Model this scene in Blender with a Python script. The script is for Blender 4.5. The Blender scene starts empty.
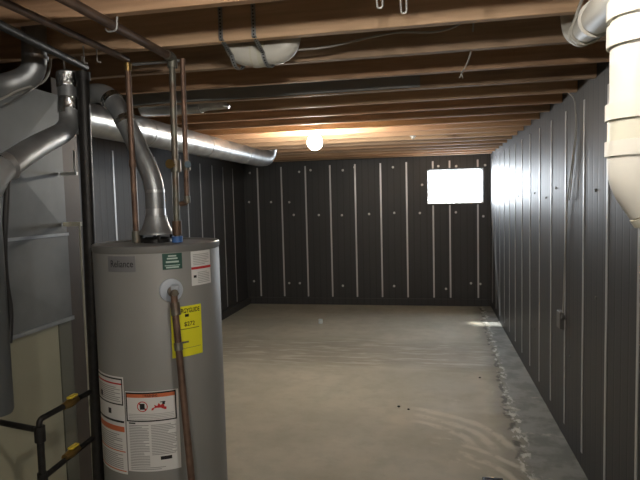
import bpy, bmesh, math, random
from mathutils import Vector, Matrix, Quaternion
random.seed(4)
C = bpy.context.scene.collection
S = bpy.context.scene
PI = math.pi
ZC = 2.3385          # underside of the joists
XR, XL, YB, YF = 0.9067, -3.037, 8.87, -2.2
SUB = ZC + 0.235     # underside of the subfloor

# ------------------------------------------------------------------ materials
def srgb(r, g, b):
    f = lambda c: (c / 255 / 12.92) if c / 255 <= 0.04045 else ((c / 255 + 0.055) / 1.055) ** 2.4
    return (f(r), f(g), f(b), 1)

def mat(name, col, rough=0.6, metal=0.0, col2=None, scale=6.0, stretch=(1, 1, 1), bump=0.0, bscale=None, detail=4, lo=0.35, hi=0.65, emit=None, strength=0, rough2=None, spec=None, space='Object'):
    m = bpy.data.materials.new(name); m.use_nodes = True
    nt = m.node_tree; n = nt.nodes; l = nt.links
    b = n['Principled BSDF']
    b.inputs['Base Color'].default_value = col
    b.inputs['Roughness'].default_value = rough
    b.inputs['Metallic'].default_value = metal
    if spec is not None: b.inputs['Specular IOR Level'].default_value = spec
    if emit:
        b.inputs['Emission Color'].default_value = emit
        b.inputs['Emission Strength'].default_value = strength
    if col2 or bump:
        if space == 'Object':
            tc = n.new('ShaderNodeTexCoord'); src = tc.outputs['Object']
        else:
            tc = n.new('ShaderNodeNewGeometry'); src = tc.outputs['Position']
        mp = n.new('ShaderNodeMapping'); mp.inputs['Scale'].default_value = stretch
        l.new(src, mp.inputs['Vector'])
        nz = n.new('ShaderNodeTexNoise'); nz.inputs['Scale'].default_value = scale; nz.inputs['Detail'].default_value = detail
        l.new(mp.outputs[0], nz.inputs['Vector'])
        if col2:
            cr = n.new('ShaderNodeValToRGB'); cr.color_ramp.elements[0].position = lo; cr.color_ramp.elements[1].position = hi
            cr.color_ramp.elements[0].color = col; cr.color_ramp.elements[1].color = col2
            l.new(nz.outputs['Fac'], cr.inputs['Fac']); l.new(cr.outputs['Color'], b.inputs['Base Color'])
        if rough2 is not None:
            mr = n.new('ShaderNodeMapRange'); mr.inputs['From Min'].default_value = lo; mr.inputs['From Max'].default_value = hi
            mr.inputs['To Min'].default_value = rough; mr.inputs['To Max'].default_value = rough2
            l.new(nz.outputs['Fac'], mr.inputs['Value']); l.new(mr.outputs[0], b.inputs['Roughness'])
        if bump:
            bp = n.new('ShaderNodeBump'); bp.inputs['Strength'].default_value = bump; bp.inputs['Distance'].default_value = 0.01
            if bscale:
                n2 = n.new('ShaderNodeTexNoise'); n2.inputs['Scale'].default_value = bscale; l.new(mp.outputs[0], n2.inputs['Vector'])
                l.new(n2.outputs['Fac'], bp.inputs['Height'])
            else:
                l.new(nz.outputs['Fac'], bp.inputs['Height'])
            l.new(bp.outputs[0], b.inputs['Normal'])
    return m

def wall_mat(name, axis):
    """dark graphite insulation board with fine vertical grooves; axis = the coordinate that runs along the wall"""
    m = mat(name, srgb(64, 64, 65), 0.5, spec=0.5)
    nt = m.node_tree; n = nt.nodes; l = nt.links; b = n['Principled BSDF']
    g = n.new('ShaderNodeNewGeometry'); sp = n.new('ShaderNodeSeparateXYZ'); l.new(g.outputs['Position'], sp.inputs[0])
    def wave(freq, power):
        a = n.new('ShaderNodeMath'); a.operation = 'MULTIPLY'; a.inputs[1].default_value = freq; l.new(sp.outputs[axis], a.inputs[0])
        f = n.new('ShaderNodeMath'); f.operation = 'FRACT'; l.new(a.outputs[0], f.inputs[0])
        s = n.new('ShaderNodeMath'); s.operation = 'SUBTRACT'; s.inputs[1].default_value = 0.5; l.new(f.outputs[0], s.inputs[0])
        ab = n.new('ShaderNodeMath'); ab.operation = 'ABSOLUTE'; l.new(s.outputs[0], ab.inputs[0])
        cr = n.new('ShaderNodeMapRange'); cr.inputs['From Min'].default_value = 0.0; cr.inputs['From Max'].default_value = power
        cr.clamp = True; l.new(ab.outputs[0], cr.inputs['Value']); return cr.outputs[0]
    w = wave(1 / 0.1016, 0.12)
    nz = n.new('ShaderNodeTexNoise'); nz.inputs['Scale'].default_value = 2.2; nz.inputs['Detail'].default_value = 5
    mp = n.new('ShaderNodeMapping'); mp.inputs['Scale'].default_value = (1, 1, 0.35); l.new(g.outputs['Position'], mp.inputs[0]); l.new(mp.outputs[0], nz.inputs['Vector'])
    mx = n.new('ShaderNodeMix'); mx.data_type = 'RGBA'; l.new(nz.outputs['Fac'], mx.inputs['Factor'])
    mx.inputs[6].default_value = srgb(56, 57, 58); mx.inputs[7].default_value = srgb(70, 70, 71)
    mx2 = n.new('ShaderNodeMix'); mx2.data_type = 'RGBA'; l.new(w, mx2.inputs['Factor']); mx2.inputs[6].default_value = srgb(54, 54, 55)
    l.new(mx.outputs[2], mx2.inputs[7]); l.new(mx2.outputs[2], b.inputs['Base Color'])
    bp = n.new('ShaderNodeBump'); bp.inputs['Strength'].default_value = 0.2; bp.inputs['Distance'].default_value = 0.004
    l.new(w, bp.inputs['Height']); l.new(bp.outputs[0], b.inputs['Normal'])
    return m

def floor_mat():
    m = mat('concrete_floor', srgb(150, 145, 132), 0.62)
    nt = m.node_tree; n = nt.nodes; l = nt.links; b = n['Principled BSDF']; b.inputs['Specular IOR Level'].default_value = .3
    g = n.new('ShaderNodeNewGeometry'); P = g.outputs['Position']
    sp = n.new('ShaderNodeSeparateXYZ'); l.new(P, sp.inputs[0])
    def M(op, a, b_=None, clamp=False):
        k = n.new('ShaderNodeMath'); k.operation = op; k.use_clamp = clamp
        for i, v in enumerate((a, b_)):
            if v is None: continue
            if isinstance(v, (int, float)): k.inputs[i].default_value = v
            else: l.new(v, k.inputs[i])
        return k.outputs[0]
    def N(scale, detail=4, st=(1, 1, 1), off=(0, 0, 0)):
        mp = n.new('ShaderNodeMapping'); mp.inputs['Scale'].default_value = st; mp.inputs['Location'].default_value = off; l.new(P, mp.inputs[0])
        z = n.new('ShaderNodeTexNoise'); z.inputs['Scale'].default_value = scale; z.inputs['Detail'].default_value = detail; z.inputs['Roughness'].default_value = .6
        l.new(mp.outputs[0], z.inputs['Vector']); return z.outputs['Fac']
    def R(v, a, b_, c=0, d=1):
        k = n.new('ShaderNodeMapRange'); k.interpolation_type = 'SMOOTHSTEP'
        for i, q in zip(('From Min', 'From Max', 'To Min', 'To Max'), (a, b_, c, d)): k.inputs[i].default_value = q
        l.new(v, k.inputs['Value']); return k.outputs[0]
    def mixc(f, a, c):
        k = n.new('ShaderNodeMix'); k.data_type = 'RGBA'
        if isinstance(f, (int, float)): k.inputs[0].default_value = f
        else: l.new(f, k.inputs[0])
        for i, v in ((6, a), (7, c)):
            if isinstance(v, tuple): k.inputs[i].default_value = v
            else: l.new(v, k.inputs[i])
        return k.outputs[2]
    X, Y = sp.outputs[0], sp.outputs[1]
    base = mixc(R(N(1.1), .35, .65), srgb(172, 168, 152), srgb(186, 181, 164))
    base = mixc(R(N(7, 6), .4, .7, 0, .35), base, srgb(156, 152, 137))
    # damp band running across the slab
    yy = M('ADD', Y, M('MULTIPLY', M('SUBTRACT', N(1.6, 3, (.5, 1, 1)), .5), .9))
    band = M('MULTIPLY', R(yy, 5.25, 5.75), R(yy, 6.3, 6.9, 1, 0))
    base = mixc(M('MULTIPLY', band, .55), base, srgb(134, 130, 118))
    stre = M('MULTIPLY', band, R(N(9, 4, (.25, 1.6, 1)), .5, .62))
    base = mixc(M('MULTIPLY', stre, .4), base, srgb(212, 206, 190))
    # patched trench beside the right wall
    xe = M('ADD', X, M('ADD', M('MULTIPLY', M('SUBTRACT', N(2.5, 5), .5), .22), M('MULTIPLY', M('SUBTRACT', Y, 5.0), -.035)))
    tr = R(xe, .60, .68)
    patch = mixc(R(N(5, 5), .4, .6), srgb(118, 120, 115), srgb(140, 142, 136))
    base = mixc(R(xe, .42, .60, 0, .75), base, srgb(128, 125, 113))
    base = mixc(tr, base, patch)
    crumb = M('MULTIPLY', M('MULTIPLY', R(xe, .58, .61), R(xe, .64, .69, 1, 0)), R(N(14, 6, (1.6, .7, 1)), .50, .58))
    base = mixc(M('MULTIPLY', crumb, .85), base, srgb(208, 208, 200))
    crack = M('MULTIPLY', M('MULTIPLY', R(xe, .57, .59), R(xe, .61, .63, 1, 0)), R(N(6, 3, off=(3, 1, 0)), .45, .55))
    base = mixc(M('MULTIPLY', crack, .7), base, srgb(58, 56, 50))
    # chalky scrape arcs
    dx = M('SUBTRACT', X, -.3); dy = M('SUBTRACT', Y, 3.6)
    r = M('SQRT', M('ADD', M('MULTIPLY', dx, dx), M('MULTIPLY', dy, dy)))
    r = M('ADD', r, M('MULTIPLY', M('SUBTRACT', N(2.2), .5), .14))
    arcs = None
    for q in (.62, .74, .86):
        a = R(M('ABSOLUTE', M('SUBTRACT', r, q)), .012, .05, 1, 0)
        arcs = a if arcs is None else M('MAXIMUM', arcs, a)
    mk = R(X, -.2, -.05)
    arcs = M('MULTIPLY', M('MULTIPLY', arcs, mk), R(N(5, 6, off=(1, 5, 0)), .36, .5))
    mk2 = M('MULTIPLY', R(Y, 3.75, 3.85), R(X, -.22, -.1)); arcs = M('MULTIPLY', arcs, R(Y, 3.72, 3.9))
    dy2 = M('SUBTRACT', Y, 3.0); r2 = M('ADD', M('SQRT', M('ADD', M('MULTIPLY', dx, dx), M('MULTIPLY', dy2, dy2))), M('MULTIPLY', M('SUBTRACT', N(2.2), .5), .14))
    ar2 = None
    for q in (.76, .86, .98):
        a = R(M('ABSOLUTE', M('SUBTRACT', r2, q)), .01, .04, 1, 0); ar2 = a if ar2 is None else M('MAXIMUM', ar2, a)
    ar2 = M('MULTIPLY', M('MULTIPLY', ar2, M('MULTIPLY', R(X, -.05, .1), R(Y, 3.3, 3.4))), R(N(5, 6, off=(4, 1, 0)), .42, .55))
    arcs = M('MAXIMUM', arcs, ar2)
    base = mixc(M('MULTIPLY', arcs, .6), base, srgb(214, 208, 192))
    blot = M('MULTIPLY', R(N(4, 6, (1, 1, 1), (7, 2, 0)), .6, .68), M('MULTIPLY', R(X, -.3, .3), R(Y, 6, 4.6)))
    base = mixc(M('MULTIPLY', blot, .45), base, srgb(196, 190, 175))
    l.new(base, b.inputs['Base Color'])
    bp = n.new('ShaderNodeBump'); bp.inputs['Strength'].default_value = .25; bp.inputs['Distance'].default_value = .01
    l.new(N(9, 6), bp.inputs['Height']); l.new(bp.outputs[0], b.inputs['Normal'])
    l.new(R(N(2.5, 4, off=(2, 2, 0)), .3, .7, .62, .8), b.inputs['Roughness'])
    return m

M_FLOOR = floor_mat()
M_WB = wall_mat('graphite_board_back', 0)
M_WS = wall_mat('graphite_board_side', 1)
M_WOOD = mat('joist_wood', srgb(184, 148, 116), .7, col2=srgb(206, 168, 134), scale=5, stretch=(.6, 9, 9), bump=.15)
M_WOOD2 = mat('joist_wood_dark', srgb(162, 136, 112), .7, col2=srgb(186, 158, 130), scale=5, stretch=(.6, 9, 9), bump=.15)
M_WOOD3 = mat('joist_wood_pale', srgb(196, 162, 130), .7, col2=srgb(216, 182, 146), scale=5, stretch=(.6, 9, 9), bump=.15)
M_SUB = mat('subfloor_wood', srgb(158, 136, 110), .8, col2=srgb(182, 158, 130), scale=3, stretch=(1, 4, 1))
M_STRIP = mat('galvanized_strip', srgb(205, 206, 207), .4, .45)
M_WASH = mat('washer_metal', srgb(205, 205, 203), .4, .6)
M_GALV = mat('galvanized_duct', srgb(186, 188, 190), .30, .9, col2=srgb(206, 208, 209), scale=14, rough2=.42, bump=.04)
M_GALVD = mat('dull_galvanized', srgb(146, 149, 151), .40, .7, col2=srgb(170, 173, 174), scale=9, rough2=.52, bump=.3)
M_SHEET = mat('sheet_metal', srgb(104, 106, 105), .5, .45, col2=srgb(126, 128, 127), scale=3.2, rough2=.56, bump=.08)
M_FOIL = mat('foil_tape', srgb(200, 200, 198), .22, 1, scale=40, bump=.9)
M_BEIGE = mat('beige_enamel', srgb(150, 148, 126), .5, col2=srgb(160, 157, 136), scale=2)
M_OLIVE = mat('shaded_enamel_and_ink', srgb(96, 96, 84), .6)
M_HEAT = mat('heater_enamel', srgb(133, 133, 130), .5, .0, col2=srgb(139, 139, 136), scale=3, bump=.02)
M_HEATL = mat('heater_lid_enamel', srgb(128, 128, 126), .4, .2)
M_BLACK = mat('black_iron', srgb(30, 29, 28), .5, .3, col2=srgb(44, 42, 40), scale=30)
M_BROWNP = mat('aged_iron_pipe', srgb(84, 66, 54), .5, .4, col2=srgb(108, 86, 70), scale=12)
M_COPPER = mat('copper', srgb(132, 106, 90), .5, .5, col2=srgb(98, 78, 66), scale=16)
M_COPPERG = mat('tarnished_copper', srgb(112, 96, 82), .45, .55, col2=srgb(122, 124, 114), scale=18)
M_BRASS = mat('brass', srgb(170, 142, 90), .35, .9)
M_PVC = mat('white_pvc', srgb(204, 202, 192), .45, col2=srgb(212, 210, 201), scale=4)
M_PVCO = mat('aged_pvc', srgb(198, 196, 178), .4, col2=srgb(208, 206, 190), scale=4)
M_PVCG = mat('grey_white_pvc', srgb(214, 212, 202), .5, spec=.3)
M_WHITE = mat('white_plastic', srgb(224, 224, 220), .4)
M_PAPER = mat('paper_white', srgb(226, 226, 224), .45)
M_YELLOW = mat('paper_yellow', srgb(238, 232, 50), .5)
M_YVALVE = mat('yellow_handle', srgb(222, 196, 70), .4)
M_INK = mat('black_ink', srgb(22, 22, 24), .5)
M_GREY = mat('grey_ink', srgb(150, 150, 150), .5)
M_RED = mat('red_ink', srgb(196, 44, 44), .5)
M_ORANGE = mat('orange_ink', srgb(206, 112, 74), .5)
M_GREEN = mat('green_label', srgb(38, 78, 68), .45)
M_PALE = mat('pale_ink', srgb(176, 196, 188), .5)
M_SILVER = mat('silver_badge', srgb(132, 132, 134), .45, .2)
M_BLUE = mat('blue_plastic', srgb(70, 110, 170), .4)
M_ESC = mat('escutcheon_plastic', srgb(178, 186, 196), .4)
M_CABLE = mat('grey_cable', srgb(176, 174, 168), .5)
M_CABLED = mat('dark_cable', srgb(34, 33, 33), .6)
M_BOX = mat('metal_box', srgb(120, 120, 118), .5, .3)
M_DKPIPE = mat('dark_grey_plastic', srgb(150, 154, 154), .5)
M_BULB = mat('lit_bulb', (1, 1, 1, 1), .5, emit=(1.0, .93, .82, 1), strength=150)
M_BULB2 = mat('lit_bulb_near', (1, 1, 1, 1), .5, emit=(1.0, .93, .84, 1), strength=330)
M_FILL = mat('added_fill_bulb', (1, 1, 1, 1), .5, emit=(1.0, .94, .86, 1), strength=270)
M_FRAME = mat('white_window_frame', srgb(222, 222, 218), .5)

def glass_mat():
    m = bpy.data.materials.new('window_glass'); m.use_nodes = True; nt = m.node_tree; nt.nodes.clear()
    o = nt.nodes.new('ShaderNodeOutputMaterial'); mx = nt.nodes.new('ShaderNodeMixShader'); t = nt.nodes.new('ShaderNodeBsdfTransparent'); g = nt.nodes.new('ShaderNodeBsdfGlossy')
    g.inputs['Roughness'].default_value = .05; mx.inputs[0].default_value = .08
    nt.links.new(t.outputs[0], mx.inputs[1]); nt.links.new(g.outputs[0], mx.inputs[2]); nt.links.new(mx.outputs[0], o.inputs[0]); return m
M_GLASS = glass_mat()

# ------------------------------------------------------------------ mesh helpers
def obj(name, bm, m, parent=None, smooth=False, bevel=0):
    me = bpy.data.meshes.new(name); bmesh.ops.recalc_face_normals(bm, faces=bm.faces); bm.to_mesh(me); bm.free()
    if m: me.materials.append(m)
    if smooth:
        for p in me.polygons: p.use_smooth = True
    o = bpy.data.objects.new(name, me); C.objects.link(o)
    if parent:
        o.parent = parent; o.matrix_parent_inverse = Matrix.Translation(-Vector(parent.location))
    if bevel:
        b = o.modifiers.new('bevel', 'BEVEL'); b.width = bevel; b.segments = 2; b.limit_method = 'ANGLE'
    if smooth:
        e = o.modifiers.new('edges', 'EDGE_SPLIT'); e.split_angle = math.radians(40)
    return o
def thing(name, label, cat, loc=(0, 0, 0), group=None):
    o = bpy.data.objects.new(name, None); C.objects.link(o); o.location = loc; o.empty_display_size = .05
    return tag(o, label, cat, group)
def tag(o, label, cat, group=None):
    o['label'] = label; o['category'] = cat
    if group: o['group'] = group
    return o
def struct(o): o['kind'] = 'structure'; return o
def box(bm, x0, x1, y0, y1, z0, z1):
    vs = [bm.verts.new(p) for p in ((x0, y0, z0), (x1, y0, z0), (x1, y1, z0), (x0, y1, z0), (x0, y0, z1), (x1, y0, z1), (x1, y1, z1), (x0, y1, z1))]
    for f in ((0, 1, 2, 3), (4, 5, 6, 7), (0, 1, 5, 4), (1, 2, 6, 5), (2, 3, 7, 6), (3, 0, 4, 7)): bm.faces.new([vs[i] for i in f])
    return bm
def BOX(*a): return box(bmesh.new(), *a)
def fillet(pts, r, n=6):
    pts = [Vector(p) for p in pts]; out = [pts[0]]
    for i in range(1, len(pts) - 1):
        a, b, c = pts[i - 1], pts[i], pts[i + 1]
        d1 = (a - b); d2 = (c - b); k = min(r, d1.length * .49, d2.length * .49)
        p, q = b + d1.normalized() * k, b + d2.normalized() * k
        for j in range(n + 1):
            t = j / n; out.append(p * (1 - t) ** 2 + b * 2 * t * (1 - t) + q * t * t)
    out.append(pts[-1]); return out
def tube(pts, r, seg=16, bm=None, caps=True, hollow=False):
    bm = bm or bmesh.new(); pts = [Vector(p) for p in pts]; n = len(pts)
    rr = r if isinstance(r, (list, tuple)) else [r] * n
    T = []
    for i in range(n):
        d = (pts[min(i + 1, n - 1)] - pts[max(i - 1, 0)])
        T.append(d.normalized())
    up = Vector((0, 0, 1)) if abs(T[0].z) < .9 else Vector((1, 0, 0))
    N = (up - T[0] * up.dot(T[0])).normalized(); rings = []
    for i in range(n):
        if i:
            q = T[i - 1].rotation_difference(T[i]); N = (q @ N); N = (N - T[i] * N.dot(T[i])).normalized()
        B = T[i].cross(N)
        rings.append([bm.verts.new(pts[i] + (N * math.cos(2 * PI * k / seg) + B * math.sin(2 * PI * k / seg)) * rr[i]) for k in range(seg)])
    for a, b in zip(rings, rings[1:]):
        for k in range(seg): bm.faces.new((a[k], a[(k + 1) % seg], b[(k + 1) % seg], b[k]))
    if caps: bm.faces.new(rings[0]); bm.faces.new(rings[-1])
    return bm
def ring(p, d, r, w, bm=None, seg=24):
    """a raised collar of radius r and length w centred on p along d"""
    p = Vector(p); d = Vector(d).normalized()
    return tube([p - d * w / 2, p - d * w / 2 * .98, p + d * w / 2 * .98, p + d * w / 2], [r * .96, r, r, r * .96], seg, bm)
def lathe(prof, cx, cy, seg=64, bm=None, a0=0, a1=2 * PI):
    bm = bm or bmesh.new(); rings = []
    for r, z in prof:
        rings.append([bm.verts.new((cx + r * math.cos(2 * PI * k / seg), cy + r * math.sin(2 * PI * k / seg), z)) for k in range(seg)] if r > 1e-6 else [bm.verts.new((cx, cy, z))])
    for a, b in zip(rings, rings[1:]):
        for k in range(seg):
            if len(a) == 1 and len(b) == 1: continue
            if len(a) == 1: bm.faces.new((a[0], b[k], b[(k + 1) % seg]))
            elif len(b) == 1: bm.faces.new((a[k], a[(k + 1) % seg], b[0]))
            else: bm.faces.new((a[k], a[(k + 1) % seg], b[(k + 1) % seg], b[k]))
    return bm
def uvs(p, r, bm=None, seg=16, sz=1.0):
    prof = [(r * math.sin(PI * i / 10), p[2] - r * sz * math.cos(PI * i / 10)) for i in range(11)]
    prof[0] = (0, prof[0][1]); prof[-1] = (0, prof[-1][1])
    return lathe(prof, p[0], p[1], seg, bm)

# ------------------------------------------------------------------ room shell
struct(obj('floor', BOX(XL - .2, XR + .2, YF, YB + .3, -.12, 0), M_FLOOR))
cb = BOX(XL - .2, XR + .2, YF, YB + .3, SUB, SUB + .03)
for k in range(-9, 0):
    y = 1.765 + .4055 * k; box(cb, XL, XR, y - .038, y, ZC, SUB + .01)
struct(obj('ceiling', cb, M_SUB))
WZ0, WZ1, WX0, WX1 = 1.604, 2.137, -.042, .796
bm = BOX(XL - .2, WX0, YB, YB + .14, 0, SUB)
box(bm, WX1, XR + .2, YB, YB + .14, 0, SUB); box(bm, WX0, WX1, YB, YB + .14, 0, WZ0); box(bm, WX0, WX1, YB, YB + .14, WZ1, SUB)
wb = struct(obj('wall_back', bm, M_WB))
wr = struct(obj('wall_right', BOX(XR, XR + .2, YF, YB, 0, SUB), M_WS))
wl = struct(obj('wall_left', BOX(XL - .2, XL, YF, YB, 0, SUB), M_WS))
struct(obj('wall_front', BOX(XL, XR, YF - .2, YF, 0, SUB), M_WB))
struct(obj('baseboard_back', BOX(XL + .0, XR, YB - .02, YB, 0, .11), M_WB, bevel=.003))
struct(obj('baseboard_left', BOX(XL, XL + .05, 3.2, YB - .02, 0, .10), M_WS, bevel=.004))
def strip_prof(along, s, z0, z1):
    w, t = .0125, .004
    return BOX(s - w, s + w, YB - t, YB, z0, z1) if along == 'back' else BOX(XR - t, XR, s - w, s + w, z0, z1) if along == 'right' else BOX(XL, XL + t, s - w, s + w, z0, z1)
for i, x in enumerate([-2.80 + .4065 * i for i in range(8)] + [.30, .72]):
    if WX0 < x < WX1:
        obj('metal_strip', strip_prof('back', x, WZ1 + .02, 2.27), M_STRIP, wb); obj('metal_strip', strip_prof('back', x, .13, WZ0 - .02), M_STRIP, wb)
    else: obj('metal_strip', strip_prof('back', x, .13, 2.27), M_STRIP, wb)
for i in range(-6, 12):
    y = 3.589 + .4572 * i
    if y < YB - .03: obj('metal_strip', strip_prof('right', y, .1, 2.26), M_STRIP, wr)
for i in range(0, 16):
    y = 8.33 - .42 * i; obj('metal_strip', strip_prof('left', y, .13, 2.24), M_STRIP, wl)
def disc(p, axis, r):
    d = {'x': Vector((1, 0, 0)), 'y': Vector((0, -1, 0)), '-x': Vector((-1, 0, 0))}[axis]
    return tube([Vector(p), Vector(p) + d * .004, Vector(p) + d * .006], [r, r, r * .6], 12)
for x, z in [(-2.93, 2.19), (-2.09, 2.18), (-2.96, 1.71), (-2.58, 1.7), (-2.27, 1.69), (-2.2, 1.48), (-1.78, 1.47), (-1.37, 2.18), (-1.4, 1.46), (-0.96, 1.47), (-2.92, 0.38), (-2.31, 0.35), (-2.13, 0.35), (-1.41, 0.31), (-0.57, 2.2), (-0.56, 1.48), (-0.16, 1.47), (-0.12, 1.91), (-0.58, 0.31), (0.13, 2.19), (0.4, 2.18), (0.39, 1.47), (0.8, 1.4), (0.23, 0.27), (0.61, 0.36), (0.75, 0.35), (0.83, 2.18), (-1.9, 2.2), (-1.18, 2.22)]:
    obj('fastener', disc((x, YB, z), 'y', .019), M_WASH, wb)
for y, z in [(3.9, .62), (4.35, 1.75), (3.35, 1.72), (5.2, 1.72), (6.1, 1.7), (5.2, .5), (3.32, 1.12), (2.95, 1.75), (4.7, 1.68)]:
    obj('fastener', disc((XR, y, z), '-x', .009), M_BOX, wr)
# window
w = struct(thing('window_1', '', ''))
for k in ('label', 'category'): del w[k]
w.location = (.377, YB + .14, WZ0)
fb = bmesh.new(); y0, y1 = YB + .09, YB + .13
box(fb, WX0, WX1, y0, y1, WZ0, WZ0 + .018); box(fb, WX0, WX1, y0, y1, WZ1 - .018, WZ1)
box(fb, WX0, WX0 + 0.018, y0, y1, WZ0 + .018, WZ1 - .018); box(fb, WX1 - .018, WX1, y0, y1, WZ0 + .018, WZ1 - .018); box(fb, .372, .384, y0, y1, WZ0 + .018, WZ1 - .018)
obj('window_frame', fb, M_FRAME, w)
obj('window_pane', BOX(WX0 + .016, WX1 - .016, YB + .108, YB + .112, WZ0 + .016, WZ1 - .016), M_GLASS, w)
obj('window_sill', BOX(WX0, WX1, YB - .01, YB + .09, WZ0, WZ0 + .012), M_FRAME, w)

# ------------------------------------------------------------------ joists
ordn = 'nearest,second,third,fourth,fifth,sixth,seventh,eighth,ninth,tenth,eleventh,twelfth,thirteenth,fourteenth,fifteenth,sixteenth,seventeenth,last'.split(',')
def joist(y, label, m):
    o = obj('ceiling_joist', BOX(-(XR - XL) / 2, (XR - XL) / 2, -.038, 0, 0, SUB - ZC), m, bevel=.003)
    o.location = ((XR + XL) / 2, y, ZC); return tag(o, label, 'joist', 'exposed wooden ceiling joists')
for k in range(18):
    y = 1.765 + .4055 * k
    if ordn[k] == 'nearest': lb = 'exposed wooden ceiling joist nearest the camera, along the top edge of the photo'
    elif ordn[k] == 'last': lb = 'exposed wooden ceiling joist farthest away, against the back wall'
    else: lb = 'exposed wooden ceiling joist, %s one counted from the camera' % ordn[k]
    joist(y, lb, (M_WOOD, M_WOOD2, M_WOOD3)[[0, 2, 1, 0, 1, 2, 0, 1, 2, 0][k % 10]])

# ------------------------------------------------------------------ lamps
def bulb_thing(loc, label, r, mb, zsock):
    t = thing('light_bulb_fixture', label, 'lamp', (loc[0], loc[1], zsock))
    x, y, z = loc
    obj('lamp_socket', lathe([(0, ZC - .001), (.055, ZC - .001), (.055, ZC - .015), (.03, ZC - .022), (.024, z + r * .9), (0, z + r * .9)], x, y, 32), M_WHITE, t, True)
    obj('bulb', uvs((x, y, z), r, seg=24), mb, t, True)
    return t
bulb_thing((-1.03, 5.035, 2.235), 'bare glowing light bulb hanging from a far joist before the back wall', .07, M_BULB, ZC)
bulb_thing((-.1, .82, 2.24), 'bare light bulb above the camera, just beyond the top edge', .03, M_BULB2, ZC)
bulb_thing((.15, -.75, 2.225), 'added fill bulb on the ceiling behind the camera, out of view', .045, M_FILL, ZC)  # added fill lamp, evens out the floor and lifts the furnace
ls = thing('light_socket', 'small white empty light socket on a joist, right of the glowing bulb', 'socket', (-.165, 5.80, ZC))
obj('socket_base', lathe([(0, ZC - .0005), (.03, ZC - .0005), (.03, ZC - .01), (.016, ZC - .016), (.016, ZC - .03), (0, ZC - .03)], -.165, 5.80, 24), M_WHITE, ls, True)

# ------------------------------------------------------------------ water heater
HX, HY, HR, HT = -1.175, 2.24, .265, 1.54
H = thing('water_heater', 'tall grey cylindrical water heater with yellow and white labels', 'water heater', (HX, HY, 0))
obj('tank', lathe([(0, .04), (HR - .01, .04), (HR, .05), (HR, HT - .03), (HR - .0015, HT - .028), (HR - .0015, HT - .024), (0, HT - .024)], HX, HY, 96), M_HEAT, H, True)
obj('top_lid', lathe([(0, HT - .03), (HR + .0005, HT - .03), (HR + .003, HT - .022), (HR + .003, HT - .004), (HR - .001, HT), (HR - .012, HT - .001), (HR - .02, HT - .008), (.1, HT - .002), (0, HT - .002)], HX, HY, 96), M_HEATL, H, True)
obj('base_ring', lathe([(0, 0), (HR - .02, 0), (HR - .02, .045), (0, .045)], HX, HY, 64), M_BLACK, H, True)
def cp(th, z, R=HR + .001):
    a = math.radians(th); return Vector((HX + R * math.cos(a), HY + R * math.sin(a), z))
def cpatch(t0, t1, z0, z1, lift=.0008, thick=.0008, bm=None, n=None, skew=0):
    """curved rectangular sticker on the tank, skew raises the right-hand end"""
    bm = bm or bmesh.new(); n = n or max(2, int(abs(t1 - t0) / 3)); g = []
    for i in range(n + 1):
        t = t0 + (t1 - t0) * i / n; s = skew * i / n
        g.append([bm.verts.new(cp(t, z, HR + R)) for z, R in ((z0 + s, lift * .3), (z1 + s, lift * .3), (z1 + s, lift + thick), (z0 + s, lift + thick))])
    for a, b in zip(g, g[1:]):
        for k in range(4): bm.faces.new((a[k], a[(k + 1) % 4], b[(k + 1) % 4], b[k]))
    bm.faces.new(g[0]); bm.faces.new(g[-1]); return bm
def ctext(s, t0, t1, z0, z1, m, parent, name='printed_text', lift=.0026, bold=.0):
    cu = bpy.data.curves.new('txt', 'FONT'); cu.body = s; cu.size = 1; cu.offset = bold
    to = bpy.data.objects.new('txt', cu); C.objects.link(to); bpy.context.view_layer.update()
    me = bpy.data.meshes.new_from_object(to.evaluated_get(bpy.context.evaluated_depsgraph_get())); C.objects.unlink(to); bpy.data.objects.remove(to)
    xs = [v.co.x for v in me.vertices]; ys = [v.co.y for v in me.vertices]; ax, bx, ay, by = min(xs), max(xs), min(ys), max(ys)
    for v in me.vertices:
        u = (v.co.x - ax) / (bx - ax); q = (v.co.y - ay) / (by - ay)
        v.co = cp(t0 + (t1 - t0) * u, z0 + (z1 - z0) * q, HR + lift)
    me.materials.append(m); o = bpy.data.objects.new(name, me); C.objects.link(o)
    o.parent = parent; return o
def sub(o, name, bm, m):
    k = obj(name, bm, m); k.parent = o; return k
def lines(t0, t1, z0, z1, n, seed, frac=.45, lift=.0020):
    rnd = random.Random(seed); bm = bmesh.new(); dz = (z1 - z0) / n
    for i in range(n):
        e = t1 - (t1 - t0) * (rnd.random() * .35 if rnd.random() < .4 else 0)
        cpatch(t0, e, z0 + i * dz, z0 + i * dz + dz * frac, lift, .0003, bm)
    return bm
# brand badge
b = obj('badge', cpatch(-108, -81, 1.440, 1.503), M_SILVER, H)
ctext('Reliance', -104.5, -83, 1.459, 1.486, M_INK, b, 'badge_lettering', bold=.0)
# green label
b = obj('green_label', cpatch(-58.8, -42, 1.444, 1.507), M_GREEN, H); b['label'] = 'small dark green label with pale print'
bm = bmesh.new()
for a, e, z, h in ((-54, -47, 1.494, .006), (-55, -46, 1.484, .006), (-56, -45, 1.470, .007), (-57, -44, 1.458, .003), (-56, -45, 1.449, .006)): cpatch(a, e, z, z + h, .0018, .0003, bm)
sub(b, 'printed_lines', bm, M_PALE)
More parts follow.
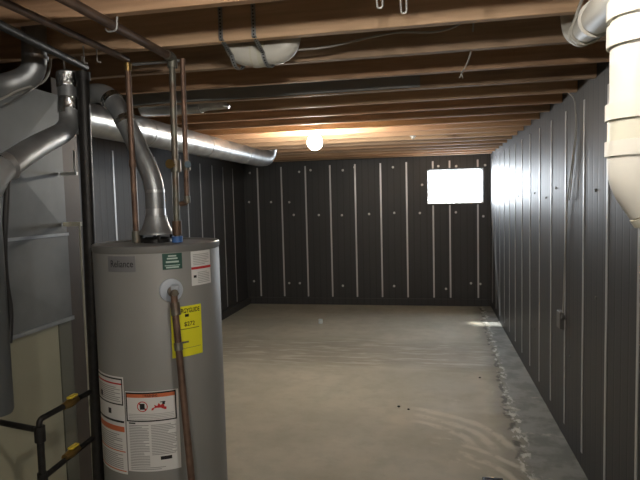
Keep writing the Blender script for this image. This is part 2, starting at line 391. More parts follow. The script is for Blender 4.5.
# white label with a red band
b = obj('white_label', cpatch(-33.5, -10.2, 1.368, 1.508), M_PAPER, H); b['label'] = 'white label with a red band near the top right'
sub(b, 'red_band', cpatch(-33.5, -10.2, 1.434, 1.444, .0018, .0003), M_RED)
sub(b, 'printed_lines', lines(-31.5, -12.5, 1.452, 1.500, 7, 1, .3), M_GREY)
sub(b, 'printed_lines', lines(-27, -12.5, 1.377, 1.426, 7, 2, .3), M_GREY)
sub(b, 'small_mark', cpatch(-31.5, -28.6, 1.400, 1.410, .0022, .0003), M_INK)
# energy label
b = obj('yellow_label', cpatch(-54.0, -25.0, 1.085, 1.290), M_YELLOW, H); b['label'] = 'yellow energy label behind the discharge pipe'
ctext('ENERGYGUIDE', -51.5, -27, 1.262, 1.281, M_INK, b, bold=.02)
sub(b, 'printed_mark', cpatch(-41.5, -38, 1.246, 1.257, .0022, .0003), M_INK)
ctext('$272', -42.5, -32.5, 1.206, 1.226, M_INK, b, bold=.01)
sub(b, 'printed_rule', cpatch(-48, -27, 1.118, 1.1192, .0022, .0003), M_OLIVE); sub(b, 'printed_rule', cpatch(-46, -39, 1.140, 1.147, .0022, .0003), M_OLIVE)
bm = bmesh.new(); cpatch(-50, -28, 1.196, 1.1985, .0022, .0003, bm); 
sub(b, 'printed_lines', bm, mat('label_ink', srgb(90, 88, 30), .5))
# large warning label
b = obj('warning_label', cpatch(-96.5, -50.5, .632, .960), M_PAPER, H); b['label'] = 'large white warning label with a black framed orange heading'
bm = bmesh.new(); f = .005
cpatch(-96, -52.5, .951, .957, .0020, .0004, bm); cpatch(-96, -52.5, .838, .843, .0020, .0004, bm)
cpatch(-96, -95, .843, .951, .0020, .0004, bm, 2); cpatch(-53.5, -52.5, .843, .951, .0020, .0004, bm, 2)
sub(b, 'black_frame', bm, M_INK)
sub(b, 'orange_band', cpatch(-95, -53.5, .936, .951, .0019, .0003), M_ORANGE)
ctext('! WARNING', -80, -68, .938, .949, M_INK, b, 'heading_text', bold=.02)
bm = bmesh.new(); c0, cz = -81, .900                    # red prohibition ring
for i in range(24):
    a, a2 = 2 * PI * i / 24, 2 * PI * (i + 1) / 24; R1, R2, kz = .018, .0215, 1.0
    q = [cp(c0 + math.degrees(r_ * math.cos(x_) / HR), cz + r_ * math.sin(x_), HR + .0023) for r_, x_ in ((R1, a), (R2, a), (R2, a2), (R1, a2))]
    bm.faces.new([bm.verts.new(p) for p in q])
q = [cp(c0 + math.degrees(dx / HR), cz + dz, HR + .0024) for dx, dz in ((-.016, .012), (-.012, .016), (.016, -.012), (.012, -.016))]
bm.faces.new([bm.verts.new(p) for p in q]); sub(b, 'red_symbol', bm, M_RED)
bm = bmesh.new(); cpatch(-83.2, -79, .888, .912, .0021, .0002, bm); sub(b, 'black_symbol', bm, M_INK)
bm = bmesh.new()
fl = [(-73.5, .884), (-73, .892), (-70.5, .896), (-71, .906), (-68.5, .900), (-67.2, .912), (-65.5, .903), (-62.8, .914), (-62.5, .896), (-60.8, .894), (-61, .884)]
bm.faces.new([bm.verts.new(cp(t, z, HR + .0023)) for t, z in fl]); sub(b, 'flame_symbol', bm, M_RED)
bm = bmesh.new(); cpatch(-64.2, -62, .905, .918, .0024, .0002, bm); cpatch(-66, -61.5, .914, .917, .0024, .0002, bm); sub(b, 'burst_symbol', bm, M_INK)
sub(b, 'printed_lines', lines(-94, -55, .848, .874, 4, 5, .22), M_GREY)
sub(b, 'printed_lines', lines(-94, -76.5, .655, .828, 26, 6, .38), M_GREY)
sub(b, 'printed_lines', lines(-74.5, -53.5, .700, .828, 19, 7, .38), M_GREY)
sub(b, 'printed_lines', lines(-94, -53.5, .640, .654, 2, 8, .35), M_GREY)
sub(b, 'black_logo', cpatch(-67.5, -58, .678, .692, .0022, .0003), M_INK)
sub(b, 'section_mark', cpatch(-94, -88, .829, .834, .0022, .0003), M_INK)
b = obj('side_label', cpatch(-141, -98, .615, 1.016), M_PAPER, H); b['label'] = 'white instruction label wrapping the left side of the tank'
bm = bmesh.new()
cpatch(-140, -99, 1.004, 1.010, .0020, .0004, bm); cpatch(-140, -99, .900, .905, .0020, .0004, bm); cpatch(-100, -99, .905, 1.004, .0020, .0004, bm, 2)
cpatch(-140, -99, .828, .836, .0020, .0004, bm)
sub(b, 'black_frame', bm, M_INK)
bm = bmesh.new(); cpatch(-139, -100, .984, .990, .0020, .0003, bm); sub(b, 'red_rule', bm, M_RED)
bm = bmesh.new(); cpatch(-139, -99, .790, .812, .0020, .0003, bm); cpatch(-139, -99, .706, .710, .0020, .0003, bm); cpatch(-139, -99, .625, .629, .0020, .0003, bm)
sub(b, 'orange_band', bm, M_ORANGE)
sub(b, 'printed_lines', lines(-137, -102, .914, .978, 8, 9, .35), M_GREY); sub(b, 'printed_lines', lines(-137, -102, .715, .784, 8, 10, .35), M_GREY)
sub(b, 'printed_lines', lines(-137, -102, .636, .700, 8, 11, .35), M_GREY)
sub(b, 'black_symbol', cpatch(-118, -114, .858, .880, .0022, .0003), M_INK); sub(b, 'black_symbol', cpatch(-132, -128, .920, .942, .0022, .0003), M_INK)
# relief valve and its discharge pipe
n = (cp(-52.6, 1.36) - Vector((HX, HY, 1.36))).normalized(); c = cp(-52.6, 1.36, HR)
obj('escutcheon', tube([c + n * .0005, c + n * .006, c + n * .009], [.047, .045, .036], 40), M_ESC, H, True)
rv = obj('relief_valve', tube([c + n * .002, c + n * .03, c + n * .032, c + n * .055, c + n * .058, c + n * .075], [.014, .014, .021, .021, .015, .013], 20), M_COPPERG, H, True)
sub(rv, 'valve_cap', tube([c + n * .05 + Vector((.005, 0, .0)), c + n * .052 + Vector((.008, -.004, .028))], [.017, .015], 16), M_ESC)
top = c + n * .055
dp = [top, top - Vector((0, 0, .05)), Vector((-.9, 1.9, .65)), Vector((-.842, 1.842, .15))]
d = obj('discharge_pipe', tube(dp, .0135, 18), M_COPPER, H, True)
sub(d, 'coupling', ring(top + (dp[2] - top) * .09, dp[2] - dp[1], .0185, .05), M_COPPERG)
sub(d, 'coupling', ring(dp[1] + (dp[2] - dp[1]) * .24, dp[2] - dp[1], .0165, .03), M_COPPERG)
# draft hood
hb = lathe([(0, 1.590), (.066, 1.590), (.075, 1.578), (.075, 1.572), (.066, 1.58), (0, 1.583)], HX, HY, 40)
lathe([(.068, 1.588), (.062, 1.60), (.050, 1.63), (.044, 1.655), (.0, 1.655)], HX, HY, 40, hb)
hd = obj('draft_hood', hb, M_GALVD, H, True)
for a in (35, 125, 215, 305):
    a = math.radians(a); x, y = HX + .062 * math.cos(a), HY + .062 * math.sin(a); sub(hd, 'hood_leg', BOX(x - .006, x + .006, y - .004, y + .004, HT - .003, 1.58), M_BLACK)
obj('flue_collar', lathe([(0, HT - .003), (.062, HT - .003), (.062, HT + .012), (.05, HT + .02), (0, HT + .02)], HX, HY, 32), M_BLACK, H, True)
obj('drain_valve', tube([cp(-70, .16, HR - .005), cp(-70, .16, HR + .05), cp(-70, .16, HR + .055)], [.014, .014, .01]), M_BRASS, H, True)

# vent connector
vp = fillet([(HX, HY, 1.63), (HX, HY + .0, 1.80), (-1.34, 2.27, 2.125), (-1.43, 2.30, 2.215), (-1.545, 2.29, 2.20)], .07, 8)
v = thing('vent_pipe', 'grey metal vent pipe rising and bending left from the water heater', 'vent pipe', (HX, HY, 1.63))
obj('pipe', tube(vp, .042, 28), M_GALVD, v, True)
obj('collar', ring((HX, HY, 1.665), (0, 0, 1), .043, .04), M_GALV, v, True)
obj('collar', ring((HX, HY, 1.76), (0, 0, 1), .0425, .012), M_GALV, v, True)
obj('collar', ring((-1.315, 2.264, 2.075), (-.165, .03, .325), .045, .03), M_FOIL, v, True)
obj('collar', ring((-1.385, 2.285, 2.170), (-.09, .03, .09), .046, .03), M_FOIL, v, True)
# common flue
fl = thing('flue_pipe', 'crinkled foil-taped flue pipe sloping down to the left edge', 'flue pipe', (-1.54, 2.2, 2.2))
obj('pipe', tube(fillet([(-1.545, 2.205, 2.285), (-1.53, 2.185, 2.06), (-1.52, 2.12, 2.015), (-1.43, 1.83, 1.925), (-1.36, 1.56, 1.82), (-1.365, 1.49, 1.72)], .06, 8), .042, 28), M_GALVD, fl, True)
obj('foil_tape', ring((-1.543, 2.203, 2.25), (0, 0, 1), .046, .065), M_FOIL, fl, True)
obj('foil_tape', ring((-1.536, 2.195, 2.14), (0.06, .08, 1), .046, .07), M_FOIL, fl, True)
obj('collar', ring((-1.372, 1.61, 1.838), Vector((.07, .27, .10)), .047, .03), M_GALV, fl, True)
obj('hanger_wire', tube([(-1.545, 2.19, 2.285), (-1.545, 2.17, 2.57)], .0035, 8), M_STRIP, fl, True)

# ------------------------------------------------------------------ furnace
FX = -1.75
F = thing('furnace', 'furnace with tall grey sheet metal plenum above a beige cabinet', 'furnace', (-2.05, 2.1, 0))
obj('cabinet', BOX(-2.35, FX - .004, 1.62, 2.33, 0, 1.150), M_BEIGE, F, bevel=.006)
obj('cabinet_shaded_rear', BOX(-2.35, FX - .002, 2.332, 2.425, 0, 1.150), M_OLIVE, F, bevel=.003)  # shaded rear strip of the cabinet, its shade put into the colour
pb = bmesh.new()     # cross-broken sheet: a shallow pyramid on each panel
def cross(bm, x, y0, y1, z0, z1, h=.012):
    a = [bm.verts.new(p) for p in ((x, y0, z0), (x, y1, z0), (x, y1, z1), (x, y0, z1))]; c = bm.verts.new((x + h, (y0 + y1) / 2 + .04, (z0 + z1) / 2))
    for i in range(4): bm.faces.new((a[i], a[(i + 1) % 4], c))
box(pb, -2.35, FX, 1.60, 2.430, 1.151, 1.566); cross(pb, FX + .0005, 1.60, 2.430, 1.165, 1.56, .006)
obj('lower_plenum', pb, M_SHEET, F)
pb = BOX(-2.35, FX - .003, 1.60, 2.43, 1.571, 2.24); cross(pb, FX - .0025, 1.60, 2.43, 1.575, 2.235, .014)
obj('upper_plenum', pb, M_SHEET, F)
obj('seam_cleat', BOX(-2.352, FX + .006, 1.60, 2.434, 1.562, 1.576), M_GALVD, F)
obj('bottom_flange', BOX(-2.352, FX + .010, 1.60, 2.434, 1.145, 1.163), M_GALVD, F)
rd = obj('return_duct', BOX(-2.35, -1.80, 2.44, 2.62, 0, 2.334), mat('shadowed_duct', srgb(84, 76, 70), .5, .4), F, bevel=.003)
br = thing('furnace_bracket', 'pale metal bracket and tall thin tube beside the furnace rear edge', 'bracket', (-1.66, 2.42, 1.6))
obj('thin_tube', tube([(-1.66, 2.40, 1.615), (-1.66, 2.40, .05)], .0048, 10), M_PVCO, br, True)
obj('clip', BOX(-1.745, -1.652, 2.392, 2.408, 1.608, 1.628), M_PVCO, br)
br = thing('metal_clip', 'small pale metal clip high on the furnace rear edge', 'clip', (-1.66, 2.40, 1.85))
obj('clip_plate', BOX(-1.745, -1.66, 2.395, 2.41, 1.853, 1.868), M_WASH, br)
obj('clip_rod', tube([(-1.67, 2.402, 1.86), (-1.67, 2.402, 1.97)], .005, 8), M_WASH, br, True)
# round elbow on the plenum
el = thing('duct_elbow', 'dull round metal duct elbow near the ceiling above the furnace', 'duct', (-2.0, 1.9, 2.2))
E1 = fillet([(-1.76, 1.80, 2.16), (-1.69, 2.02, 2.20), (-1.60, 2.07, 2.25), (-1.595, 2.08, 2.54)], .07, 8)
obj('duct_pipe', tube(E1, .048, 28), M_GALVD, el, True)
obj('duct_collar', ring((-1.725, 1.91, 2.18), (.07, .22, .04), .051, .015), M_GALV, el, True)
obj('duct_collar', ring((-1.597, 2.076, 2.32), (0, 0, 1), .051, .015), M_GALV, el, True)
obj('drop_pipe', tube([(-1.365, 1.49, 1.75), (-1.365, 1.49, 1.06), (-1.365, 1.49, 1.05)], [.052, .052, .048], 32), mat('dark_duct', srgb(92, 96, 98), .5, .5), fl, True)
# ------------------------------------------------------------------ main duct
D = thing('main_duct', 'long shiny round galvanized duct running to the back left', 'duct', (-2.02, 4.5, 2.235))
obj('duct_pipe', tube(fillet([(-2.02, 2.622, 2.226), (-2.02, 6.55, 2.235), (-2.0, 6.78, 2.26), (-1.96, 6.80, 2.45)], .12, 8), .1, 48), M_GALV, D, True)
for y in (2.64, 3.75, 4.83, 5.9): obj('duct_collar', ring((-2.02, y, 2.225 + (y - 2.435) * .0024), (0, 1, 0), .1035, .03, seg=48), M_GALV, D, True)
bd = thing('branch_duct', 'short galvanized branch duct with crumpled bright end between joists', 'duct', (-1.8, 3.56, 2.41))
obj('duct_pipe', tube([(-1.93, 3.565, 2.385), (-1.50, 3.565, 2.385)], .075, 32), M_GALV, bd, True)
bm = bmesh.new(); tube([(-1.52, 3.565, 2.385), (-1.44, 3.56, 2.39), (-1.30, 3.55, 2.335)], [.077, .07, .012], 10, bm)
obj('boot', bm, M_GALV, bd)
sp = obj('joist_panning', BOX(-2.3, -.05, 3.318, 3.336, 2.344, 2.425), M_DKPIPE); tag(sp, 'long grey metal sheet strip fixed to a joist face', 'sheet')

# ------------------------------------------------------------------ water pipes above the heater
R1 = thing('copper_pipe', 'orange-brown copper pipe standing left of the vent pipe', 'pipe', (-1.245, 2.2, 1.53))
obj('pipe', tube([(-1.250, 2.2, HT - .005), (-1.247, 2.19, 2.30)], .0125, 18), M_COPPER, R1, True)
obj('fitting', ring((-1.2502, 2.2, 1.565), (0, 0, 1), .019, .05), M_COPPERG, R1, True)
obj('fitting', ring((-1.2475, 2.192, 2.285), (0, 0, 1), .015, .035), M_BRASS, R1, True)
obj('fitting', ring((-1.249, 2.196, 1.88), (0, 0, 1), .0155, .03), M_COPPER, R1, True)
R2 = thing('water_supply_pipe', 'tarnished copper pipe with blue fitting and valve on the heater', 'pipe', (-1.06, 2.2, 1.53))
obj('pipe', tube([(-1.060, 2.2, HT - .005), (-1.05, 2.2, 2.30)], .0135, 18), M_COPPERG, R2, True)
obj('fitting', ring((-1.06, 2.2, 1.552), (0, 0, 1), .023, .026), M_BLUE, R2, True)
obj('fitting', ring((-1.0595, 2.2, 1.60), (0, 0, 1), .020, .06), M_BROWNP, R2, True)
vv = obj('valve', ring((-1.053, 2.2, 1.862), (0, 0, 1), .022, .05), M_COPPERG, R2, True)
o = obj('valve_handle', tube([(-1.053, 2.18, 1.865), (-1.053, 2.15, 1.868), (-1.053, 2.145, 1.868)], [.008, .008, .02], 12), M_BRASS); o.parent = vv
R3 = thing('bypass_pipe', 'thin copper pipe with elbow beside the tarnished supply pipe', 'pipe', (-1.0, 2.2, 1.7))
obj('pipe', tube(fillet([(-.998, 2.19, 2.30), (-1.008, 2.2, 1.705), (-1.040, 2.2, 1.702)], .015, 5), .0105, 16), M_COPPER, R3, True)
obj('fitting', ring((-1.008, 2.2, 1.72), (0, 0, 1), .0135, .03), M_COPPERG, R3, True)
k = obj('valve', ring((-1.005, 2.2, 1.862), (0, 0, 1), .017, .04), M_COPPERG, R3, True)
o = obj('valve_handle', tube([(-1.0, 2.19, 1.862), (-.982, 2.165, 1.864)], [.007, .014], 12), mat('teal_handle', srgb(60, 84, 96), .5)); o.parent = k
PA = thing('overhead_pipe', 'brown iron pipe under the joists running back to the supply pipes', 'pipe', (-1.05, 1.8, 2.3))
obj('pipe', tube([(-1.050, 2.17, 2.312), (-1.045, -1.9, 2.312)], .0165, 18), M_BROWNP, PA, True)
obj('pipe_elbow', tube(fillet([(-1.05, 2.15, 2.312), (-1.05, 2.203, 2.312), (-1.05, 2.203, 2.27)], .03, 5), .021, 16), M_COPPERG, PA, True)
PB = thing('overhead_pipe', 'thinner brown pipe under the joists, ending over the orange copper pipe', 'pipe', (-1.23, 1.8, 2.3))
obj('pipe', tube([(-1.247, 2.19, 2.315), (-1.215, -1.9, 2.315)], .013, 18), M_BROWNP, PB, True)
PC = thing('cross_pipe', 'thin grey horizontal pipe linking the tops of the vertical copper pipes', 'pipe', (-1.1, 2.2, 2.3))
obj('pipe', tube([(-1.235, 2.215, 2.300), (-1.0, 2.215, 2.300)], .0065, 12), M_GALVD, PC, True)
PD = thing('overhead_pipe', 'dark iron pipe under the joists in the upper left corner', 'pipe', (-1.45, 1.6, 2.26))
obj('pipe', tube([(-1.45, 2.2, 2.30), (-1.30, 1.3, 2.285), (-1.30, -1.9, 2.285)], .015, 18), M_BLACK, PD, True)
hk = obj('pipe_hook', tube(fillet([(-1.072, 1.75, 2.300), (-1.064, 1.75, 2.288), (-1.03, 1.75, 2.290), (-1.026, 1.75, 2.335)], .012, 5), .003, 8), M_WASH, None, True)
tag(hk, 'small pale hook holding up the thick brown overhead pipe', 'hook')
for x, lab in ((-1.39, 'pale nail hook over the black gas riser, nearer the corner'), (-1.33, 'pale nail hook over the black gas riser, nearer the copper pipe')):
    o = obj('nail_hook', tube(fillet([(x, 2.10, 2.36), (x, 2.10, 2.29), (x + .015, 2.10, 2.288)], .008, 4), .003, 8), M_WASH, None, True); tag(o, lab, 'hook', 'nail hooks over the riser')
# gas riser and branches
G = thing('gas_riser', 'black iron gas pipe standing between furnace and water heater', 'pipe', (-1.454, 2.13, 0))
obj('pipe', tube([(-1.454, 2.13, 0), (-1.464, 2.197, 2.26)], .026, 24), M_BLACK, G, True)
obj('cap', ring((-1.464, 2.197, 2.262), (0, 0, 1), .031, .035), M_BLACK, G, True)
obj('fitting', ring((-1.452, 2.131, .06), (0, 0, 1), .032, .05), M_BLACK, G, True)
obj('hanger_rod', tube([(-1.464, 2.197, 2.278), (-1.464, 2.197, 2.40)], .004, 8), M_WASH, G, True)
GB = thing('gas_branch', 'black gas branch pipes with two yellow-handled valves', 'gas pipe', (-1.47, 1.8, .7))
T1, T2 = Vector((-1.47, 1.81, .855)), Vector((-1.47, 1.81, .665))
obj('pipe', tube(fillet([(-1.462, 2.12, .895), (-1.47, 1.81, .895), T1], .05, 6), .0115, 16), M_BLACK, GB, True)
obj('pipe', tube([(-1.460, 2.12, .690), T2 + Vector((0, .0, 0))], .0115, 16), M_BLACK, GB, True)
obj('pipe', tube([T1, T2], .0135, 16), M_BLACK, GB, True)
obj('pipe', tube([T1, (-1.742, 1.815, .885)], .0115, 16), M_BLACK, GB, True)
obj('tee', ring(T1 - Vector((0, 0, .015)), (0, 0, 1), .020, .06), M_BLACK, GB, True)
obj('tee', ring(T2, (0, 0, 1), .019, .045), M_BLACK, GB, True)
obj('drip_leg', tube([T2, T2 - Vector((-.012, .01, .20))], .0125, 16), M_BLACK, GB, True)
for z, y in ((.895, 1.99), (.687, 1.98)):
    vb = obj('valve', tube([(-1.465, y - .045, z), (-1.465, y - .03, z), (-1.465, y - .012, z), (-1.465, y + .012, z), (-1.465, y + .03, z), (-1.465, y + .045, z)], [.014, .015, .019, .019, .015, .014], 12), M_BRASS, GB, True)
    hb = bmesh.new(); box(hb, -1.468, -1.446, y - .022, y + .03, z + .022, z + .032); box(hb, -1.462, -1.454, y - .006, y + .006, z + .012, z + .024)
    o = obj('valve_handle', hb, M_YVALVE, bevel=.004); o.parent = vb; o['label'] = 'yellow valve handle'
# cables by the furnace
o = obj('furnace_cable', tube(fillet([(-1.335, 1.57, 1.80), (-1.357, 1.56, 1.567), (-1.37, 1.575, 1.45), (-1.374, 1.593, 1.36), (-1.36, 1.56, 1.26)], .08, 5), .009, 10), M_CABLED, None, True); tag(o, 'thick dark cable hanging from the flue pipe at the left edge', 'cable')
for i, dz in enumerate((0, .03)):
    o = obj('thin_wire', tube(fillet([(-1.50, 1.62, 2.02 + dz), (-1.52, 1.72, 2.04 + dz), (-1.57, 1.86, 2.09 + dz), (-1.60, 1.97, 2.14 + dz), (-1.635 + dz, 2.16, 2.24), (-1.66 + dz, 2.24, ZC + .1)], .08, 5), .005, 8), M_CABLE if i else M_BOX, None, True)
    tag(o, ('darker lower' if not i else 'paler upper') + ' wire looping up to the ceiling above the plenum', 'wire', 'wires above the plenum')

# ------------------------------------------------------------------ white trap under the joists
W = thing('white_trap_pipe', 'short white plastic pipe strapped under the joists', 'pipe', (-.68, 2.29, 2.32))
obj('pipe', tube(fillet([(-.803, 2.29, 2.52), (-.803, 2.29, 2.324), (-.568, 2.29, 2.322), (-.563, 2.29, 2.52)], .07, 10), .049, 36), M_PVC, W, True)
obj('coupling', ring((-.705, 2.29, 2.321), (1, 0, 0), .0545, .025, seg=36), M_PVC, W, True)
obj('coupling', ring((-.695, 2.29, 2.321), (1, 0, 0), .0535, .06, seg=36), M_PVCO, W, True)
def strap(x, lab):
    pts = []
    for z in (2.55, 2.45, 2.345): pts.append((x, 2.118, z))
    for a in range(-170, 11, 12): pts.append((x + .02 * (a + 170) / 180, 2.29 + .0565 * math.cos(math.radians(a)), 2.32 + .0565 * math.sin(math.radians(a))))
    pts.append((x + .02, 2.3475, 2.5)); bm = bmesh.new(); vs = []
    P = [Vector(p) for p in pts]
    for i, p in enumerate(P):
        vs.append([bm.verts.new(p + Vector((-.009, 0, 0))), bm.verts.new(p + Vector((.009, 0, 0)))])
    for a, b in zip(vs, vs[1:]): bm.faces.new((a[0], a[1], b[1], b[0]))
    o = obj('perforated_strap', bm, M_GALVD); s = o.modifiers.new('thick', 'SOLIDIFY'); s.thickness = .0015
    tag(o, lab, 'strap', 'perforated straps around the white pipe')
    hb = bmesh.new()
    for i in range(len(P) - 1):
        L = (P[i + 1] - P[i]).length; n_ = max(1, int(L / .013))
        for j in range(n_):
            p = P[i].lerp(P[i + 1], (j + .5) / n_); t = (P[i + 1] - P[i]).normalized(); nn = Vector((1, 0, 0)).cross(t).normalized()
            for s_ in (-1,):
                q = p + nn * .0018 * (1 if (nn.y < 0 or nn.z < -.5) else -1)
                hb.faces.new([hb.verts.new(q + Vector((1, 0, 0)) * .0035 * math.cos(a) + t * .0035 * math.sin(a)) for a in [k_ * PI / 4 for k_ in range(8)]])
    obj('strap_hole', hb, M_INK, o)
strap(-.80, 'left perforated metal strap holding the white pipe to a joist'); strap(-.665, 'right perforated metal strap holding the white pipe to a joist')

# ------------------------------------------------------------------ cables and hooks at the ceiling
o = obj('ceiling_cable', tube(fillet([(-.56, 2.36, 2.345), (-.42, 2.36, 2.345), (-.22, 2.36, 2.375), (-.12, 2.36, 2.385), (.02, 2.36, 2.37), (.12, 2.36, 2.385), (.19, 2.32, 2.45), (.2, 2.25, 2.56)], .06, 5), .0045, 8), M_CABLE, None, True)
tag(o, 'pale cable sagging across the joist bay right of the white pipe', 'cable')
o = obj('cable_end', tube(fillet([(.195, 2.40, 2.56), (.185, 2.62, 2.33), (.165, 2.72, 2.30), (.152, 2.76, 2.285)], .06, 5), .004, 8), M_CABLE, None, True); tag(o, 'loose cable end with split tips hanging between joists', 'cable')
obj('wire_tip', tube([(.152, 2.76, 2.286), (.158, 2.765, 2.262)], .002, 6), M_PVC, o); obj('wire_tip', tube([(.152, 2.76, 2.286), (.143, 2.765, 2.264)], .002, 6), M_PVC, o)
def uhook(x, z, lab, wd=.008):
    o = obj('wire_hook', tube(fillet([(x - wd * 1.4, 1.747, 2.36), (x - wd, 1.747, z), (x + wd, 1.747, z), (x + wd, 1.747, 2.36)], .008, 5), .0028, 8), M_WASH, None, True); tag(o, lab, 'hook', 'wire hooks on the nearest joist')
    obj('hook_plate', BOX(x - .016, x + .014, 1.722, 1.727, 2.35, 2.42), M_GALVD, o)
uhook(-.144, 2.283, 'left wire hook hanging from the nearest joist'); uhook(-.072, 2.262, 'middle wire hook hanging from the nearest joist, the longest'); uhook(.125, 2.288, 'right wire hook hanging from the nearest joist', .006)

# ------------------------------------------------------------------ white drain stack
SX, SY = .357, 1.045
K = thing('drain_stack', 'large white plastic drain pipe with couplings at the right edge', 'drain pipe', (SX, SY, 1.8))
r0 = .052
stk = obj('vertical_pipe', tube([(SX, SY, 1.79), (SX, SY, 2.56)], r0, 48), M_PVC, K, True)
for z, h, rr in ((2.012, .048, .0565), (1.945, .05, .0565)):
    pass
obj('upper_coupling', ring((SX, SY, 2.008), (0, 0, 1), .0575, .030, seg=48), M_PVC, K, True)
obj('upper_coupling', ring((SX, SY, 1.965), (0, 0, 1), .0575, .036, seg=48), M_PVC, K, True)
obj('middle_coupling', ring((SX, SY, 1.838), (0, 0, 1), .0585, .028, seg=48), M_PVC, K, True)
obj('lower_coupling', ring((SX, SY, 1.776), (0, 0, 1), .0585, .026, seg=48), M_PVC, K, True)
obj('pipe_sleeve', tube([(SX, SY, 1.785), (SX, SY, 1.83)], .0545, 48), M_PVCO, K, True)
dirv = Vector((.070, -.01, -.115)).normalized(); e0 = Vector((SX, SY, 1.730)); 
obj('elbow', tube(fillet([(SX, SY, 1.775), e0, e0 + dirv * .055], .05, 10), .055, 48), M_PVC, K, True)
lg = obj('sloping_pipe', tube([e0 + dirv * .05, e0 + dirv * .5], .051, 48), M_PVCO, K, True)
obj('elbow_hub', ring(e0 + dirv * .065, dirv, .0565, .014, seg=48), M_PVCO, K, True)
obj('hub', ring(e0 + dirv * .18, dirv, .058, .07, seg=48), M_PVC, K, True)
# pipe print (illegible dashes)
side = Vector((0, 0, 0)); camv = (Vector((0, 0, 1.7)) - (e0 + dirv * .1)).normalized(); nn = (camv - dirv * camv.dot(dirv)).normalized(); tt = dirv.cross(nn)
hb = bmesh.new()
for row, u in enumerate((.18, .42)):
    for j in range(6):
        s = .07 + j * .0115
        a = u + .0; q = []
        for ds, da in ((0, 0), (.008, 0), (.008, .12), (0, .12)):
            ang = a + da; q.append(e0 + dirv * (s + ds) + (nn * math.cos(ang) + tt * math.sin(ang)) * .0515)
        hb.faces.new([hb.verts.new(p) for p in q])
o = obj('pipe_print', hb, M_GREY); o.parent = lg
# lateral branch
A, B_ = Vector((.575, 2.34, 2.312)), Vector((.362, 1.10, 2.075))
L = thing('branch_drain', 'white plastic branch pipe sloping from the joists to the drain stack', 'drain pipe', tuple(A))
dL = (B_ - A).normalized()
obj('pipe', tube([A + dL * .02, B_], .0445, 36), M_PVCG, L, True)
obj('elbow', tube(fillet([A + Vector((-.035, .0, .20)), A + Vector((-.02, .0, .02)), A + dL * .09], .07, 8), .049, 36), M_PVCG, L, True)
obj('hub', ring(A + dL * .10, dL, .050, .03, seg=36), M_PVCG, L, True)
obj('hub', ring(A + dL * .62, dL, .053, .04, seg=36), M_PVC, L, True)
hp = A + dL * .27
pts = [hp + Vector((-.05, 0, .30))]
ax = dL.cross(Vector((0, 0, 1))).normalized(); upv = ax.cross(dL)
for a in range(180, 361, 15): pts.append(hp + ax * .049 * math.cos(math.radians(a)) + upv * .049 * math.sin(math.radians(a)))
pts.append(hp + Vector((.05, 0, .30)))
o = obj('pipe_hanger', tube(pts, .0055, 8), M_PVC, None, True); tag(o, 'white plastic hanger looped under the branch drain pipe', 'hanger')

# ------------------------------------------------------------------ right wall items
ob = thing('electrical_box', 'small grey electrical box low on the right wall', 'electrical box', (XR - .02, 4.1, .84))
obj('box_body', BOX(XR - .032, XR - .001, 4.06, 4.16, .765, .885), M_BOX, ob, bevel=.004)
obj('knockout', tube([(XR - .03, 4.02, .86), (XR - .01, 4.02, .86)], .016, 12), M_BOX, ob, True)
XC = XR - .012
o = obj('wall_cable', tube(fillet([(XC - .06, 3.98, 2.46), (XC - .03, 3.86, 2.36), (XC, 3.765, 2.30), (XC, 3.735, 2.10), (XC, 3.95, 1.664), (XC, 4.06, .88)], .08, 5), .0042, 8), M_CABLE, None, True); tag(o, 'pale cable running down the right wall to the electrical box', 'cable')
o = obj('cable_loop', tube(fillet([(XC, 3.745, 2.20), (XC, 3.72, 2.10), (XC - .005, 3.86, 1.68), (XC, 3.89, 1.665)], .03, 4), .004, 8), M_CABLE, None, True); tag(o, 'short second cable beside the long one, ending halfway down the right wall', 'cable')

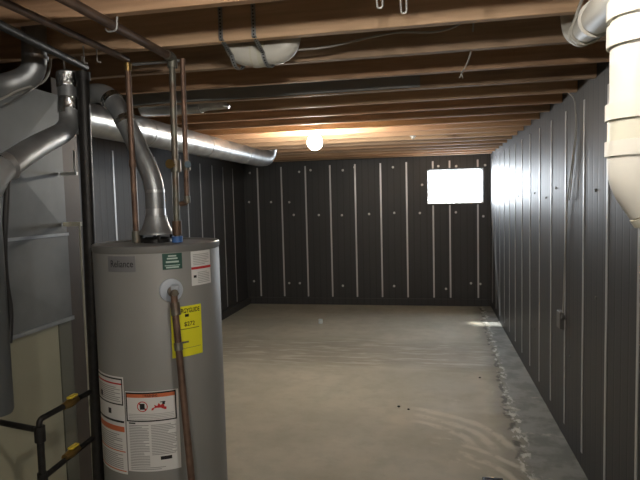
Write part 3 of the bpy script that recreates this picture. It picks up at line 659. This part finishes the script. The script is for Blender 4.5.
# ------------------------------------------------------------------ floor items
o = obj('plastic_cap', lathe([(0, 0), (.026, 0), (.03, .004), (.03, .055), (.024, .06), (0, .06)], -1.512, 7.47, 20), mat('pale_blue_plastic', srgb(214, 228, 232), .4), None, True); tag(o, 'small pale blue plastic cap alone on the concrete floor', 'cap')
dr = thing('floor_drain', 'small black square at the bottom edge on the concrete floor', 'drain', (.35, 3.33, 0))
obj('cover', BOX(.29, .41, 3.25, 3.37, 0.0002, .012), M_BLACK, dr, bevel=.003)
bm = bmesh.new()
for i in range(5): box(bm, .305, .395, 3.262 + i * .022, 3.270 + i * .022, .012, .015)
obj('grate', bm, M_BLACK, dr)
for x, y, r_, lab in ((-.27, 4.47, .012, 'dark crumb of debris mid-floor, left one of a pair'), (-.19, 4.42, .010, 'dark crumb of debris mid-floor, right one of a pair'), (.44, 5.3, .011, 'dark crumb of debris near the patched strip')):
    bm = uvs((0, 0, r_ * .55), r_, seg=7, sz=.55)
    for v_ in bm.verts: v_.co += Vector((random.uniform(-.2, .2) * r_, random.uniform(-.2, .2) * r_, 0))
    o = obj('debris_crumb', bm, M_BLACK); o.location = (x, y, 0); tag(o, lab, 'debris', 'crumbs on the floor')

# ------------------------------------------------------------------ daylight
wd = bpy.data.worlds.new('World'); S.world = wd; wd.use_nodes = True
bg = wd.node_tree.nodes['Background']; bg.inputs[0].default_value = (.86, .93, 1.0, 1); bg.inputs[1].default_value = 18
pl = bpy.data.lights.new('window_portal', 'AREA'); pl.shape = 'RECTANGLE'; pl.size = WX1 - WX0; pl.size_y = WZ1 - WZ0; pl.cycles.is_portal = True
po = bpy.data.objects.new('window_portal', pl); C.objects.link(po); po.location = (.377, YB + .2, (WZ0 + WZ1) / 2); po.rotation_euler = (-PI / 2, 0, 0)
sl = bpy.data.lights.new('sun', 'SUN'); sl.energy = 3.5; sl.angle = math.radians(3.5); sl.color = (1, .97, .92)
so = bpy.data.objects.new('sun', sl); C.objects.link(so); so.rotation_euler = Vector((.29, -.70, -1)).to_track_quat('-Z', 'Y').to_euler(); so.location = (-.3, 10.5, 5)

# ------------------------------------------------------------------ camera
f, yaw, pit, rol = 555.08, .1971, .0704, -.0253
fw = Vector((-math.sin(yaw) * math.cos(pit), math.cos(yaw) * math.cos(pit), -math.sin(pit))); r = Vector((math.cos(yaw), math.sin(yaw), 0)); u = r.cross(fw)
Rr = r * math.cos(rol) + u * math.sin(rol); Uu = -r * math.sin(rol) + u * math.cos(rol)
cam = bpy.data.cameras.new('camera'); co = bpy.data.objects.new('camera', cam); C.objects.link(co)
cam.sensor_width = 36; cam.sensor_fit = 'HORIZONTAL'; cam.lens = f * 36 / 640; cam.clip_start = .02
m3 = Matrix((Rr, Uu, -fw)).transposed(); co.matrix_world = Matrix.Translation((0, 0, 1.7)) @ m3.to_4x4()
S.camera = co
vs_ = S.view_settings; vs_.view_transform = 'Standard'; vs_.look = 'None'; vs_.gamma = 1; vs_.use_curve_mapping = False; vs_.exposure = 1.33
S.cycles.use_denoising = True; S.cycles.max_bounces = 8; S.cycles.caustics_reflective = False; S.cycles.caustics_refractive = False; S.cycles.sample_clamp_indirect = 6
